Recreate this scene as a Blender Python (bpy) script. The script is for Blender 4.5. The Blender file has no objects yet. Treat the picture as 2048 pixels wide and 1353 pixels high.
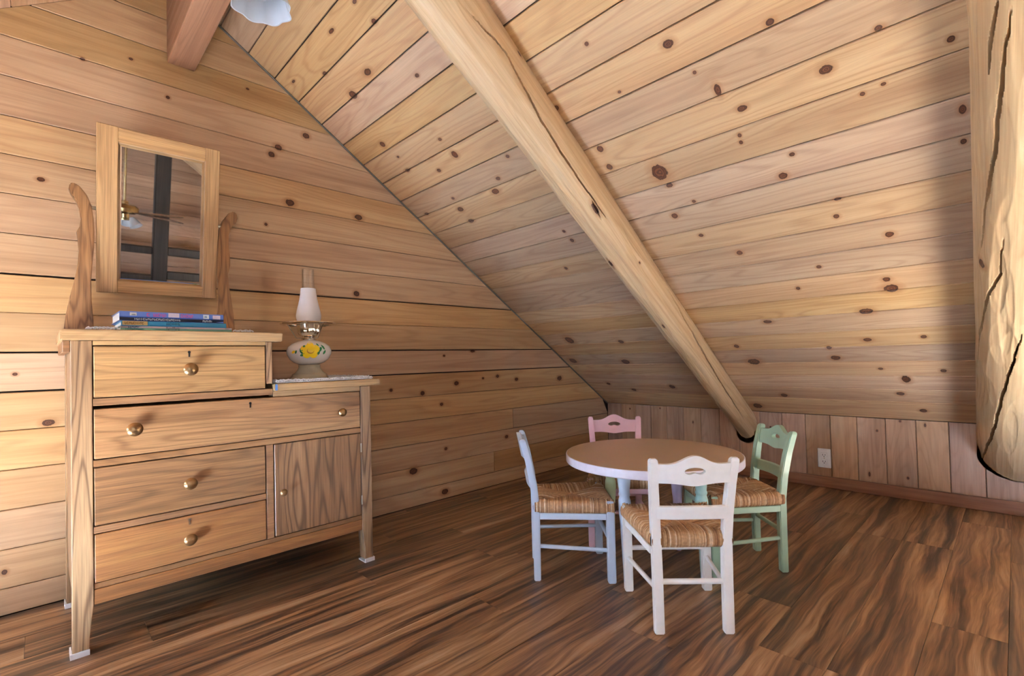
import bpy, bmesh, math, random
from mathutils import Vector, Matrix
random.seed(7)
scene = bpy.context.scene
col = scene.collection
R = math.radians

# ------------------------------------------------------------------ camera
F, PX, PY, YAW, PITCH, ROLL = 975.5279, 1024.6252, 698.8987, 0.8011, 0.0208, -0.0251
C = Vector((2.42327, -3.45371, 0.83))
d_ = Vector((-math.sin(YAW) * math.cos(PITCH), math.cos(YAW) * math.cos(PITCH), math.sin(PITCH)))
r0 = Vector((math.cos(YAW), math.sin(YAW), 0)); u0 = r0.cross(d_)
r_ = r0 * math.cos(ROLL) + u0 * math.sin(ROLL)
u_ = -r0 * math.sin(ROLL) + u0 * math.cos(ROLL)
cam = bpy.data.objects.new('camera', bpy.data.cameras.new('camera')); col.objects.link(cam)
cam.data.sensor_width = 36; cam.data.lens = F / 2048 * 36
cam.data.shift_x = (1024 - PX) / 2048; cam.data.shift_y = (PY - 676.5) / 2048
cam.data.clip_start = .02
m3 = Matrix((r_, u_, -d_)).transposed()
cam.matrix_world = Matrix.Translation(C) @ m3.to_4x4()
scene.camera = cam

# ------------------------------------------------------------------ world, sun, added fill lights, exposure
TP, ZE, YR = 0.6651, 0.44, -3.02            # roof slope, eave height, ridge line
ZR = ZE - TP * YR
PITCHA = math.atan(TP); CP, SP = math.cos(PITCHA), math.sin(PITCHA)
XF = 5.6                                    # far gable
w = bpy.data.worlds.new('world'); scene.world = w; w.use_nodes = True
w.node_tree.nodes['Background'].inputs[0].default_value = (.62, .78, 1, 1)
w.node_tree.nodes['Background'].inputs[1].default_value = 1.2

def lamp(name, kind, loc, direction, energy, color, **kw):
    l = bpy.data.lights.new(name, kind); l.energy = energy; l.color = color
    for k, v in kw.items(): setattr(l, k, v)
    o = bpy.data.objects.new(name, l); col.objects.link(o); o.location = loc
    o.rotation_euler = Vector(direction).to_track_quat('-Z', 'Y').to_euler()
    return o
SUN_E, FILL_L, FILL_F, FILL_S = 2400, 45, 11, 26
lamp('sun', 'SUN', (2.8, -8, 4), (0, 2.8, -1.62), SUN_E, (.37, .62, 1.0), angle=R(1.0))
# added fill lights at made-up windows out of view (gable, far gable, opposite roof)
lamp('gable_fill_light', 'AREA', (-.10, -4.8, .97), (1, 0.25, -.05), FILL_L, (.56, .77, 1.0), shape='RECTANGLE', size=.95, size_y=.95)
lamp('far_fill_light', 'AREA', (XF + .12, -4.45, 1.0), (-1, .15, 0), FILL_F, (.86, .92, 1.0), shape='RECTANGLE', size=1.6, size_y=1.2)
lamp('roof_fill_light', 'AREA', (.99, -5.47, .84), (0, .62, -.78), FILL_S, (.56, .77, 1.0), shape='RECTANGLE', size=.44, size_y=.42)
scene.view_settings.view_transform = 'Standard'
scene.view_settings.look = 'None'
scene.view_settings.gamma = 1
scene.view_settings.use_curve_mapping = False
scene.view_settings.exposure = 1.32

# ------------------------------------------------------------------ pixel -> place
def ray(x, y): return d_ + r_ * ((x - PX) / F) - u_ * ((y - PY) / F)
def at(q, ax, val):
    v = ray(*q); return C + v * ((val - C[ax]) / v[ax])
def on_roof(q):
    n = Vector((0, TP, 1)); v = ray(*q); return C + v * ((Vector((0, 0, ZE)) - C).dot(n) / v.dot(n))

# ------------------------------------------------------------------ materials
def lin(c): return tuple((x / 255 / 12.92) if x / 255 <= .04045 else ((x / 255 + .055) / 1.055) ** 2.4 for x in c[:3]) + (1,)

class NT:
    def __init__(s, name):
        s.m = bpy.data.materials.new(name); s.m.use_nodes = True
        s.t = s.m.node_tree; s.b = s.t.nodes['Principled BSDF']
    def n(s, kind, **kw):
        nd = s.t.nodes.new(kind)
        for k, v in kw.items(): setattr(nd, k, v)
        return nd
    def put(s, sock, v):
        if isinstance(v, bpy.types.NodeSocket): s.t.links.new(v, sock)
        else: sock.default_value = v
    def math(s, op, a, b=0.0, c=None):
        nd = s.n('ShaderNodeMath', operation=op); s.put(nd.inputs[0], a); s.put(nd.inputs[1], b)
        if c is not None: s.put(nd.inputs[2], c)
        return nd.outputs[0]
    def comb(s, x, y, z):
        nd = s.n('ShaderNodeCombineXYZ')
        for i, v in enumerate((x, y, z)): s.put(nd.inputs[i], v)
        return nd.outputs[0]
    def noise(s, vec, scale=1, detail=2, rough=.5, dist=0):
        nd = s.n('ShaderNodeTexNoise'); s.put(nd.inputs['Vector'], vec)
        nd.inputs['Scale'].default_value = scale; nd.inputs['Detail'].default_value = detail
        nd.inputs['Roughness'].default_value = rough; nd.inputs['Distortion'].default_value = dist
        return nd.outputs['Fac']
    def ramp(s, fac, stops):
        nd = s.n('ShaderNodeValToRGB'); s.put(nd.inputs[0], fac); e = nd.color_ramp.elements
        while len(e) < len(stops): e.new(.5)
        for k, (p, c) in enumerate(stops): e[k].position = p; e[k].color = c
        return nd.outputs[0]
    def mix(s, fac, a, b, blend='MIX'):
        nd = s.n('ShaderNodeMix', data_type='RGBA', blend_type=blend)
        s.put(nd.inputs[0], fac); s.put(nd.inputs[6], a); s.put(nd.inputs[7], b); return nd.outputs[2]
    def maprange(s, v, a, b, c=0.0, d=1.0):
        nd = s.n('ShaderNodeMapRange', clamp=True); s.put(nd.inputs[0], v)
        for k, x in enumerate((a, b, c, d)): nd.inputs[k + 1].default_value = x
        return nd.outputs[0]
    def bump(s, h, strength, dist=.002):
        nd = s.n('ShaderNodeBump'); s.put(nd.inputs['Height'], h)
        nd.inputs['Strength'].default_value = strength; nd.inputs['Distance'].default_value = dist
        s.t.links.new(nd.outputs[0], s.b.inputs['Normal'])

def wood(name, light, mid, dark, axis=None, us=.7, vs=9, rings=55, ringamt=.35, fiber=.13, var=.25, rough=.45,
         streak=.5, bump=.12, spec=.35, coat=0, lo=.24, hi=.76, hv=1.0, cross=(1, .73), gain=1.0):
    """axis None: grain follows the board's own 'wood' attribute (along, across, knot distance)"""
    t = NT(name)
    oi = t.n('ShaderNodeObjectInfo'); rnd = oi.outputs['Random']; off = t.math('MULTIPLY', rnd, 61.7)
    if axis is None:
        a = t.n('ShaderNodeAttribute', attribute_name='wood'); sp = t.n('ShaderNodeSeparateXYZ')
        t.t.links.new(a.outputs['Vector'], sp.inputs[0]); u, v, kd = sp.outputs; wz = 0.0
    else:
        a = t.n('ShaderNodeTexCoord'); sp = t.n('ShaderNodeSeparateXYZ'); t.t.links.new(a.outputs['Object'], sp.inputs[0])
        o = {'x': 0, 'y': 1, 'z': 2}; k = o[axis]; u = sp.outputs[k]
        v = t.math('ADD', t.math('MULTIPLY', sp.outputs[(k + 1) % 3], cross[0]), t.math('MULTIPLY', sp.outputs[(k + 2) % 3], cross[1])); kd = None
    uo = t.math('ADD', u, off)
    # contour lines of a stretched noise draw the plain-sawn figure
    low = t.noise(t.comb(t.math('MULTIPLY', uo, us), t.math('MULTIPLY', v, vs), off), 1, 1.5, .45, .15)
    ring = t.math('SINE', t.math('MULTIPLY', low, rings * 3.0))
    ring = t.math('POWER', t.math('MULTIPLY_ADD', ring, .5, .5), 4.0)
    st = t.noise(t.comb(t.math('MULTIPLY', uo, us * 1.3), t.math('MULTIPLY', v, vs * 5), off), 1, 4, .6, .2)
    fib = t.noise(t.comb(t.math('MULTIPLY', uo, 7), t.math('MULTIPLY', v, 330), off), 1, 2, .6)
    tone = t.math('ADD', t.math('MULTIPLY', st, streak), t.math('MULTIPLY', low, 1 - streak))
    c = t.ramp(tone, [(lo, lin(dark)), (.5, lin(mid)), (hi, lin(light))])
    c = t.mix(t.math('MULTIPLY', ring, ringamt), c, lin(dark))
    f = t.maprange(fib, .25, .75, 1 - fiber, 1 + fiber * .5)
    b = t.math('MULTIPLY', f, t.maprange(rnd, 0, 1, gain * (1 - var), gain * (1 + var * .45)))
    c = t.mix(1.0, c, t.comb(b, b, b), 'MULTIPLY')
    hs = t.n('ShaderNodeHueSaturation'); t.put(hs.inputs['Color'], c)
    r2 = t.math('FRACT', t.math('MULTIPLY', rnd, 17.3))
    t.put(hs.inputs['Hue'], t.maprange(r2, 0, 1, .5 - .003 * hv, .5 + .004 * hv)); t.put(hs.inputs['Saturation'], t.maprange(r2, 0, 1, .9 - .12 * hv, .9 + .1 * hv))
    c = hs.outputs[0]
    if kd is not None:
        wob = t.math('ADD', kd, t.math('MULTIPLY', t.math('SUBTRACT', t.noise(t.comb(t.math('MULTIPLY', uo, 90), t.math('MULTIPLY', v, 90), off), 1, 2), .5), .55))
        halo = t.maprange(wob, 1.0, 2.3, .6, 0)
        c = t.mix(halo, c, lin((142, 88, 46)))
        kr = t.math('MULTIPLY_ADD', t.math('SINE', t.math('MULTIPLY', wob, 16)), .5, .5)
        kc = t.mix(kr, lin((62, 34, 22)), lin((104, 62, 38)))
        rim = t.maprange(t.math('ABSOLUTE', t.math('SUBTRACT', wob, .95)), 0, .2, .85, 0)
        kc = t.mix(rim, kc, lin((34, 20, 14)))
        c = t.mix(t.maprange(wob, 1.0, 1.12, 1, 0), c, kc)
    t.put(t.b.inputs['Base Color'], c)
    t.put(t.b.inputs['Roughness'], t.maprange(st, .3, .7, rough + .08, rough - .06))
    t.b.inputs['Specular IOR Level'].default_value = spec
    if coat: t.b.inputs['Coat Weight'].default_value = coat; t.b.inputs['Coat Roughness'].default_value = .2
    h = t.math('ADD', t.math('MULTIPLY', fib, .6), t.math('MULTIPLY', ring, -.5))
    t.bump(h, bump, .0015)
    return t.m

def plain(name, c, rough=.5, metal=0, var=.06, scale=25, bump=0, spec=.4, trans=0, emit=0, sss=0, ior=None, coat=0):
    t = NT(name); tc = t.n('ShaderNodeTexCoord')
    n = t.noise(tc.outputs['Object'], scale, 3)
    f = t.maprange(n, .25, .75, 1 - var, 1 + var)
    t.put(t.b.inputs['Base Color'], t.mix(1.0, lin(c), t.comb(f, f, f), 'MULTIPLY'))
    t.b.inputs['Roughness'].default_value = rough; t.b.inputs['Metallic'].default_value = metal
    t.b.inputs['Specular IOR Level'].default_value = spec
    t.b.inputs['Transmission Weight'].default_value = trans
    if ior: t.b.inputs['IOR'].default_value = ior
    if coat: t.b.inputs['Coat Weight'].default_value = coat
    if bump: t.bump(n, bump, .001)
    return t.m

def glass_thin(name, tint=(1, 1, 1), gloss=.12):
    m = bpy.data.materials.new(name); m.use_nodes = True; t = m.node_tree; t.nodes.clear()
    o = t.nodes.new('ShaderNodeOutputMaterial'); mx = t.nodes.new('ShaderNodeMixShader')
    tr = t.nodes.new('ShaderNodeBsdfTransparent'); gl = t.nodes.new('ShaderNodeBsdfGlossy')
    tr.inputs[0].default_value = (*tint, 1); gl.inputs['Roughness'].default_value = .03
    lw = t.nodes.new('ShaderNodeLayerWeight'); lw.inputs[0].default_value = .35
    ml = t.nodes.new('ShaderNodeMath'); ml.operation = 'MULTIPLY_ADD'; ml.inputs[1].default_value = .45; ml.inputs[2].default_value = gloss * .5
    t.links.new(lw.outputs['Facing'], ml.inputs[0]); t.links.new(ml.outputs[0], mx.inputs[0])
    t.links.new(tr.outputs[0], mx.inputs[1]); t.links.new(gl.outputs[0], mx.inputs[2]); t.links.new(mx.outputs[0], o.inputs[0])
    return m

def rush_mat():
    t = NT('rush'); a = t.n('ShaderNodeAttribute', attribute_name='tone')
    c = t.ramp(a.outputs['Fac'], [(0, lin((104, 66, 34))), (.35, lin((158, 110, 66))), (.7, lin((196, 156, 112))), (1, lin((226, 202, 170)))])
    tc = t.n('ShaderNodeTexCoord'); n = t.noise(tc.outputs['Object'], 120, 3)
    f = t.maprange(n, .3, .7, .75, 1.15); t.put(t.b.inputs['Base Color'], t.mix(1, c, t.comb(f, f, f), 'MULTIPLY'))
    t.b.inputs['Roughness'].default_value = .55; return t.m

def floor_mat():
    t = NT('walnut_laminate'); oi = t.n('ShaderNodeObjectInfo'); off = t.math('MULTIPLY', oi.outputs['Random'], 43.1)
    a = t.n('ShaderNodeAttribute', attribute_name='wood'); sp = t.n('ShaderNodeSeparateXYZ'); t.t.links.new(a.outputs['Vector'], sp.inputs[0])
    u, v, _ = sp.outputs
    wv = t.math('SUBTRACT', t.noise(t.comb(t.math('MULTIPLY', u, 2.6), t.math('MULTIPLY', v, 9), off), 1, 2, .5), .5)
    v2 = t.math('ADD', v, t.math('MULTIPLY', wv, .06))
    n1 = t.noise(t.comb(t.math('MULTIPLY', u, .95), t.math('MULTIPLY', v2, 19), off), 1, 4, .6, .8)
    n2 = t.noise(t.comb(t.math('MULTIPLY', u, 2.4), t.math('MULTIPLY', v2, 75), off), 1, 4, .62, .3)
    tone = t.math('ADD', t.math('MULTIPLY', n1, .68), t.math('MULTIPLY', n2, .32))
    c = t.ramp(tone, [(.33, lin((44, 31, 25))), (.43, lin((92, 68, 52))), (.50, lin((140, 102, 72))), (.57, lin((176, 136, 98))), (.68, lin((202, 170, 138)))])
    fib = t.noise(t.comb(t.math('MULTIPLY', u, 9), t.math('MULTIPLY', v, 420), off), 1, 2, .6)
    f = t.math('MULTIPLY', t.maprange(fib, .3, .7, .86, 1.08), t.maprange(oi.outputs['Random'], 0, 1, .66, .95))
    t.put(t.b.inputs['Base Color'], t.mix(1, c, t.comb(f, f, f), 'MULTIPLY'))
    t.b.inputs['Roughness'].default_value = .34; t.b.inputs['Specular IOR Level'].default_value = .45
    t.bump(t.math('ADD', n2, fib), .08, .001)
    return t.m

M = {}
M['ceil'] = wood('ceiling_pine', (228, 188, 138), (212, 166, 114), (174, 120, 74), vs=8, us=.75, rings=30, ringamt=.42, var=.26, streak=.36, gain=.80)
M['gable'] = wood('gable_pine', (234, 194, 144), (216, 170, 118), (174, 124, 76), vs=8, us=.55, rings=26, ringamt=.30, var=.18, streak=.36, gain=.80)
M['knee'] = wood('knee_wall_pine', (214, 172, 132), (194, 146, 106), (148, 98, 62), vs=9, us=1.2, rings=26, ringamt=.25, var=.18, gain=.85)
M['far'] = wood('far_pine', (226, 186, 150), (210, 166, 128), (170, 126, 92), vs=8, us=.6, rings=30, ringamt=.25, var=.2)
M['log'] = wood('peeled_log', (234, 200, 152), (216, 178, 128), (184, 138, 90), vs=14, us=.9, rings=16, ringamt=.28, var=.05, bump=.3, rough=.5, streak=.6, gain=.86)
M['beam'] = wood('stained_beam', (168, 122, 92), (146, 100, 72), (110, 72, 50), axis='x', vs=9, us=.6, rings=22, ringamt=.3)
M['darkpost'] = wood('dark_post', (84, 70, 60), (62, 52, 46), (36, 30, 28), axis='z', vs=14, us=.8, rings=16)
M['base'] = wood('baseboard_pine', (176, 122, 86), (156, 104, 72), (120, 76, 50), axis='x', vs=12, us=.6, rings=20, ringamt=.25)
OK = dict(vs=7, us=1.0, rings=34, ringamt=.55, fiber=.35, var=.07, rough=.38, streak=.45, bump=.2, spec=.4, hv=.15, gain=.86)
M['oak_h'] = wood('oak_drawer', (198, 146, 80), (174, 118, 60), (116, 74, 30), axis='y', **OK)
M['oak_pale'] = wood('oak_drawer_pale', (220, 172, 102), (198, 144, 76), (140, 92, 42), axis='y', **OK)
M['oak_brown'] = wood('oak_drawer_brown', (178, 126, 70), (152, 102, 52), (106, 68, 30), axis='y', **{**OK, 'gain': .78})
M['oak_door'] = wood('oak_door', (182, 130, 76), (154, 104, 54), (90, 56, 26), axis='z', **{**OK, 'vs': 12, 'rings': 26, 'ringamt': .75})
M['oak_h2'] = wood('oak_drawer_amber', (204, 134, 46), (180, 110, 32), (126, 72, 18), axis='y', **{**OK, 'ringamt': .25, 'gain': .70})
M['oak_v'] = wood('oak_post', (200, 162, 112), (172, 130, 84), (104, 70, 40), axis='z', **{**OK, 'vs': 15, 'rings': 30, 'ringamt': .8})
M['oak_top'] = wood('oak_top', (222, 182, 122), (204, 160, 98), (164, 116, 62), axis='y', **{**OK, 'ringamt': .25})
M['oak_rail'] = wood('oak_rail', (184, 130, 72), (156, 104, 52), (108, 68, 32), axis='y', **{**OK, 'ringamt': .35})
M['oak_arm'] = wood('oak_arm', (196, 142, 80), (168, 114, 58), (106, 66, 30), axis='z', **{**OK, 'vs': 22, 'us': 2.2, 'rings': 22, 'ringamt': .65})
M['oak_mir'] = wood('oak_mirror_frame', (218, 174, 112), (202, 154, 90), (164, 114, 58), axis='z', cross=(0, 1), **{**OK, 'vs': 24, 'rings': 14, 'ringamt': .4})
M['oak_mirh'] = wood('oak_mirror_rail', (218, 174, 112), (202, 154, 90), (164, 114, 58), axis='y', cross=(1, 0), **{**OK, 'vs': 24, 'rings': 14, 'ringamt': .4})
M['floor'] = floor_mat()
M['rush'] = rush_mat()
M['knob'] = plain('aged_brass_knob', (150, 116, 78), .28, .85, .12, 60)
M['hinge'] = plain('hinge_steel', (196, 186, 166), .3, .9)
M['hole'] = plain('keyhole_dark', (22, 16, 12), .6)
M['pad'] = plain('white_plastic_pad', (232, 230, 232), .4)
M['mirror'] = plain('silvered_glass', (226, 230, 232), .015, 1, 0)
M['bevel'] = plain('mirror_bevel', (240, 244, 248), .08, 1, 0)
M['lace'] = plain('white_lace', (226, 226, 228), .8, 0, .14, 260, .4)
M['milk'] = plain('milk_glass', (236, 236, 238), .12, 0, .02, coat=.6)
M['chim'] = plain('frosted_chimney', (240, 240, 244), .35, 0, .01)
M['clear'] = glass_thin('clear_glass', (.96, .97, .97))
M['amber'] = plain('pressed_glass_base', (224, 214, 186), .1, 0, .05, trans=.3, ior=1.45)
M['chrome'] = plain('silver_brass', (232, 228, 214), .16, 1, .05)
M['yellow'] = plain('painted_yellow', (246, 214, 36), .3)
M['ochre'] = plain('painted_ochre', (196, 140, 20), .3)
M['leaf'] = plain('painted_green', (32, 120, 74), .3)
M['white'] = plain('white_paint', (250, 250, 248), .32, 0, .03, 40, .05, coat=.15)
M['blue'] = plain('pale_blue_paint', (196, 212, 232), .32, 0, .03, 40, .05, coat=.15)
M['pink'] = plain('pale_pink_paint', (232, 190, 202), .34, 0, .03, 40, .05, coat=.15)
M['green'] = plain('pale_green_paint', (168, 198, 172), .34, 0, .03, 40, .05, coat=.15)
M['mint'] = plain('pale_yellow_green_paint', (206, 222, 176), .34, 0, .03, 40, .05)
M['lilac'] = plain('lilac_paint', (206, 190, 222), .34, 0, .03, 40, .05)
M['aqua'] = plain('aqua_paint', (176, 212, 206), .34, 0, .03, 40, .05)
M['tabletop'] = plain('taupe_laminate', (186, 158, 132), .32, 0, .02, 8)
M['tableedge'] = plain('table_edge_paint', (224, 222, 236), .35, 0, .05, 60)
M['plate'] = plain('outlet_plate', (236, 234, 230), .35)
M['frost'] = plain('frosted_shade', (196, 200, 206), .25, 0, .03)
M['fanmetal'] = plain('fan_brass', (178, 150, 104), .25, .9)
M['fanblade'] = wood('fan_blade', (126, 88, 60), (104, 70, 46), (74, 48, 30), axis='x', vs=12)
M['caulk'] = plain('grey_joint', (104, 100, 92), .8)
M['back'] = plain('dark_backing', (40, 28, 20), .9)
M['pane'] = glass_thin('window_pane', (.97, .98, 1), .05)
M['winframe'] = plain('window_frame_white', (226, 222, 214), .4)
M['paper'] = plain('page_paper', (228, 226, 220), .8, 0, .08, 300)

# ------------------------------------------------------------------ mesh builder and tags
class MB:
    def __init__(s): s.v, s.f = [], []
    def add(s, vs, fs):
        o = len(s.v); s.v += [tuple(p) for p in vs]; s.f += [tuple(i + o for i in q) for q in fs]; return s
    def box(s, x0, x1, y0, y1, z0, z1):
        return s.add([(x, y, z) for x in (x0, x1) for y in (y0, y1) for z in (z0, z1)],
                     [(0, 1, 3, 2), (4, 6, 7, 5), (0, 4, 5, 1), (2, 3, 7, 6), (0, 2, 6, 4), (1, 5, 7, 3)])
    def loft(s, rings, cap=True):
        n = len(rings[0]); o = []
        for k in range(len(rings) - 1):
            for i in range(n): o.append((k * n + i, k * n + (i + 1) % n, (k + 1) * n + (i + 1) % n, (k + 1) * n + i))
        if cap: o.append(tuple(range(n - 1, -1, -1))); e = (len(rings) - 1) * n; o.append(tuple(e + i for i in range(n)))
        return s.add([p for r in rings for p in r], o)
    def rect_loft(s, secs):      # (centre, half x, half y)
        return s.loft([[(c[0] - a, c[1] - b, c[2]), (c[0] + a, c[1] - b, c[2]), (c[0] + a, c[1] + b, c[2]), (c[0] - a, c[1] + b, c[2])] for c, a, b in secs])
    def lathe(s, prof, c=(0, 0, 0), axis='z', n=24, wob=None):
        rings = []
        for r, h in prof:
            ring = []
            for i in range(n):
                a = 2 * math.pi * i / n; rr = r * (wob(a, h) if wob else 1)
                p = {'z': (rr * math.cos(a), rr * math.sin(a), h), 'x': (h, rr * math.cos(a), rr * math.sin(a)), 'y': (rr * math.sin(a), h, rr * math.cos(a))}[axis]
                ring.append((p[0] + c[0], p[1] + c[1], p[2] + c[2]))
            rings.append(ring)
        return s.loft(rings, cap=False)
    def tube(s, pts, r, n=8):
        pts = [Vector(p) for p in pts]; rings = []
        for k, p in enumerate(pts):
            d = (pts[min(k + 1, len(pts) - 1)] - pts[max(k - 1, 0)]).normalized()
            a = d.orthogonal().normalized() if abs(d.z) > .95 else d.cross(Vector((0, 0, 1))).normalized(); b = d.cross(a)
            rr = r[k] if isinstance(r, (list, tuple)) else r
            rings.append([tuple(p + a * rr * math.cos(2 * math.pi * i / n) + b * rr * math.sin(2 * math.pi * i / n)) for i in range(n)])
        return s.loft(rings)
    def prism(s, poly, fn, a, b):   # polygon in 2-D, fn(p, q, depth) -> xyz
        n = len(poly); return s.loft([[fn(p[0], p[1], a) for p in poly], [fn(p[0], p[1], b) for p in poly]])
    def mesh(s, name, mat, off=(0, 0, 0), smooth=False, bev=0, seg=1, mats=None):
        me = bpy.data.meshes.new(name)
        me.from_pydata([(p[0] - off[0], p[1] - off[1], p[2] - off[2]) for p in s.v], [], s.f)
        bm = bmesh.new(); bm.from_mesh(me)
        if not bev: pass
        else:
            bmesh.ops.remove_doubles(bm, verts=bm.verts, dist=1e-6)
            bmesh.ops.recalc_face_normals(bm, faces=bm.faces)
            es = [e for e in bm.edges if len(e.link_faces) == 2 and e.calc_face_angle(0) > R(35)]
            bmesh.ops.bevel(bm, geom=es, offset=bev, segments=seg, affect='EDGES', clamp_overlap=True)
        bmesh.ops.recalc_face_normals(bm, faces=bm.faces)
        bm.to_mesh(me); bm.free()
        me.materials.append(mat)
        if smooth:
            me.shade_smooth()
            if smooth != 'all': me.set_sharp_from_angle(angle=R(40))
        return me
    def build(s, name, mat, parent=None, smooth=False, bev=0, seg=1, off=None):
        if off is None: off = parent_loc(parent)
        return link(name, s.mesh(name, mat, off, smooth, bev, seg), parent)
def parent_loc(p):
    v = Vector((0, 0, 0))
    while p is not None: v += p.location; p = p.parent
    return v
def link(name, me, parent=None):
    o = bpy.data.objects.new(name, me); col.objects.link(o)
    if parent is not None: o.parent = parent
    return o
def tag(o, label, cat, group=None):
    o['label'] = label; o['category'] = cat
    if group: o['group'] = group
    return o
def thing(name, label, cat, loc=(0, 0, 0), rz=0, group=None):
    o = bpy.data.objects.new(name, None); col.objects.link(o); o.location = loc; o.rotation_euler = (0, 0, rz)
    o.empty_display_size = .1
    return tag(o, label, cat, group)
def struct(o): o['kind'] = 'structure'; return o

# ------------------------------------------------------------------ boards with grain and knots
def frange_lines(a, b, knots, k, step):
    xs = [a + (b - a) * i / max(1, math.ceil((b - a) / step)) for i in range(max(1, math.ceil((b - a) / step)) + 1)]
    for q in knots:
        c, r = (q[0], q[2]) if k == 0 else (q[1], q[3])
        xs += [c + r * m for m in (-3, -2.2, -1.6, -1.2, -.8, -.4, 0, .4, .8, 1.2, 1.6, 2.2, 3)]
    xs = sorted(x for x in xs if a <= x <= b); out = [a]
    for x in xs:
        if x - out[-1] > (b - a) * 1e-4 + .0012: out.append(x)
    if b - out[-1] < .0012 and len(out) > 1: out[-1] = b
    else: out.append(b)
    return out
def board(name, mat, parent, M3, u0f, u1f, v0, v1, knots=(), th=.016, ch=.0022, step=.4, vstep=.2):
    """M3(u, v, depth): place of a point; u along the grain, v across, depth behind the face"""
    ks = [k for k in knots if v0 - .03 < k[1] < v1 + .03]
    ua, ub = max(u0f(v0), u0f(v1)), min(u1f(v0), u1f(v1))
    if ub - ua < .02: ua = ub = (ua + ub) / 2; ulines = [ua]
    else: ulines = frange_lines(ua, ub, ks, 0, step)
    vl = frange_lines(v0 + ch, v1 - ch, ks, 1, vstep)
    rows = [(v0, th), (v0, ch)] + [(v, 0.0) for v in vl] + [(v1, ch), (v1, th)]
    co, att = [], []
    for v, dep in rows:
        us = [u0f(v)] + ulines + [u1f(v)]
        for u in us:
            gv, kd = v, 6.0
            for ku, kv, ru, rv in ks:
                du = (u - ku) / (2.4 * ru); dv = v - kv
                gv -= dv * .8 * math.exp(-dv * dv / (2 * (1.5 * rv) ** 2) - du * du / 2)
                kd = min(kd, math.hypot((u - ku) / ru, dv / rv))
            co.append(M3(u, v, dep)); att.append((u, gv, kd))
    n = len(ulines) + 2; fs = []
    for i in range(len(rows) - 1):
        for j in range(n - 1): fs.append((i * n + j, i * n + j + 1, (i + 1) * n + j + 1, (i + 1) * n + j))
    b = len(co)                                     # end faces
    for j in (0, n - 1):
        ring = [i * n + j for i in range(len(rows))]; fs.append(tuple(ring))
    me = bpy.data.meshes.new(name); me.from_pydata([tuple(p) for p in co], [], fs)
    at_ = me.attributes.new('wood', 'FLOAT_VECTOR', 'POINT'); at_.data.foreach_set('vector', [x for a in att for x in a])
    bm = bmesh.new(); bm.from_mesh(me); bmesh.ops.recalc_face_normals(bm, faces=bm.faces)
    bm.to_mesh(me); bm.free(); me.materials.append(mat)
    return link(name, me, parent)
const = lambda x: (lambda v: x)
def knot_list(px, fn):
    out = []
    for x, y, rx, ry in px:
        u, v = fn((x, y)); ua, va = fn((x + rx, y)); ub, vb = fn((x, y + ry))
        ru = max(abs(ua - u), abs(ub - u) * .5, .006); rv = max(abs(vb - v), .005)
        out.append((u, v, min(ru, .05), min(rv, .035)))
    return out

# ================================================================== SETTING
# ---- right roof slope (the ceiling)
def roof_uv(q): p = on_roof(q); return p.x, -p.y / CP
def roof_pt(u, s, dep): return Vector((u, -s * CP + dep * SP, ZE + s * SP + dep * CP))
def lroof_pt(u, s, dep): p = roof_pt(u, s, dep); return Vector((p.x, 2 * YR - p.y, p.z))
SR = -YR / CP
CK = knot_list([(1652,139,14,9),(1484,217,10,6),(1435,180,7,12),(1389,145,4,4),(1239,184,3,3),(1113,216,5,5),(1200,298,7,7),(1219,334,6,6),(1319,345,15,24),(1339,371,7,4),
 (1479,271,4,4),(1482,285,4,4),(1584,309,6,4),(1566,352,9,6),(1675,398,8,3),(1673,433,6,4),(1779,469,9,5),(1349,432,6,5),(1388,403,4,3),(1402,471,5,3),(1479,506,6,4),(1638,534,5,3),(1596,577,4,3),
 (1783,577,15,7),(1773,559,8,4),(1732,623,13,5),(1535,644,8,3),(1735,680,8,3),(1847,674,6,3),(1658,696,5,3),(1473,693,5,3),(1508,724,11,5),(1671,716,9,4),(1761,738,5,2),(1812,759,8,6),(1887,742,6,3),
 (1801,788,7,3),(1568,791,6,3),(1515,812,8,4),(1847,822,7,3),(1336,88,12,9),(1540,44,10,7),(1757,56,9,6),(1902,78,8,6),(1925,219,8,8),(1927,283,6,5),(1725,188,5,4),(1767,168,5,3),(1173,88,5,5),
 (663,62,8,6),(649,147,5,6),(587,163,5,4),(735,144,9,9),(706,190,8,12),(834,151,5,5),(765,289,5,7),(880,279,4,4),(796,314,3,3),(909,309,6,8),(878,341,4,4),(815,341,5,4),(996,357,5,4),(991,383,8,6),
 (921,419,6,5),(942,442,6,4),(853,428,4,3),(906,397,3,3),(748,43,6,8),(709,3,6,6),(1015,313,4,4),(1128,463,3,3),(1144,481,4,4),(1132,537,3,3),(1146,722,6,4),(1251,724,7,4),(1268,780,4,2),(1344,774,5,3),
 (1217,768,3,2),(1242,684,5,3),(1139,681,7,6)], roof_uv)
js = [0.0, .2] + [2.77 - .1355 * k for k in range(18, -1, -1)]
while js[-1] + .1355 < SR - .03: js.append(js[-1] + .1355)
js.append(SR - .002)
mb = MB(); mb.loft([[tuple(roof_pt(x, s, t)) for s, t in ((-.06, .018), (SR + .02, .018), (SR + .02, .06), (-.06, .06))] for x in (-.05, XF + .1)])
ceil = struct(mb.build('ceiling', M['back']))
ceil['label'] = 'sloping ceiling of knotty pine boards above the table'
for a, b in zip(js[:-1], js[1:]):
    g = random.uniform(.0013, .0030)
    board('plank', M['ceil'], ceil, roof_pt, const(.002), const(XF), a + g, b - g, [k for k in CK])
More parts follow.
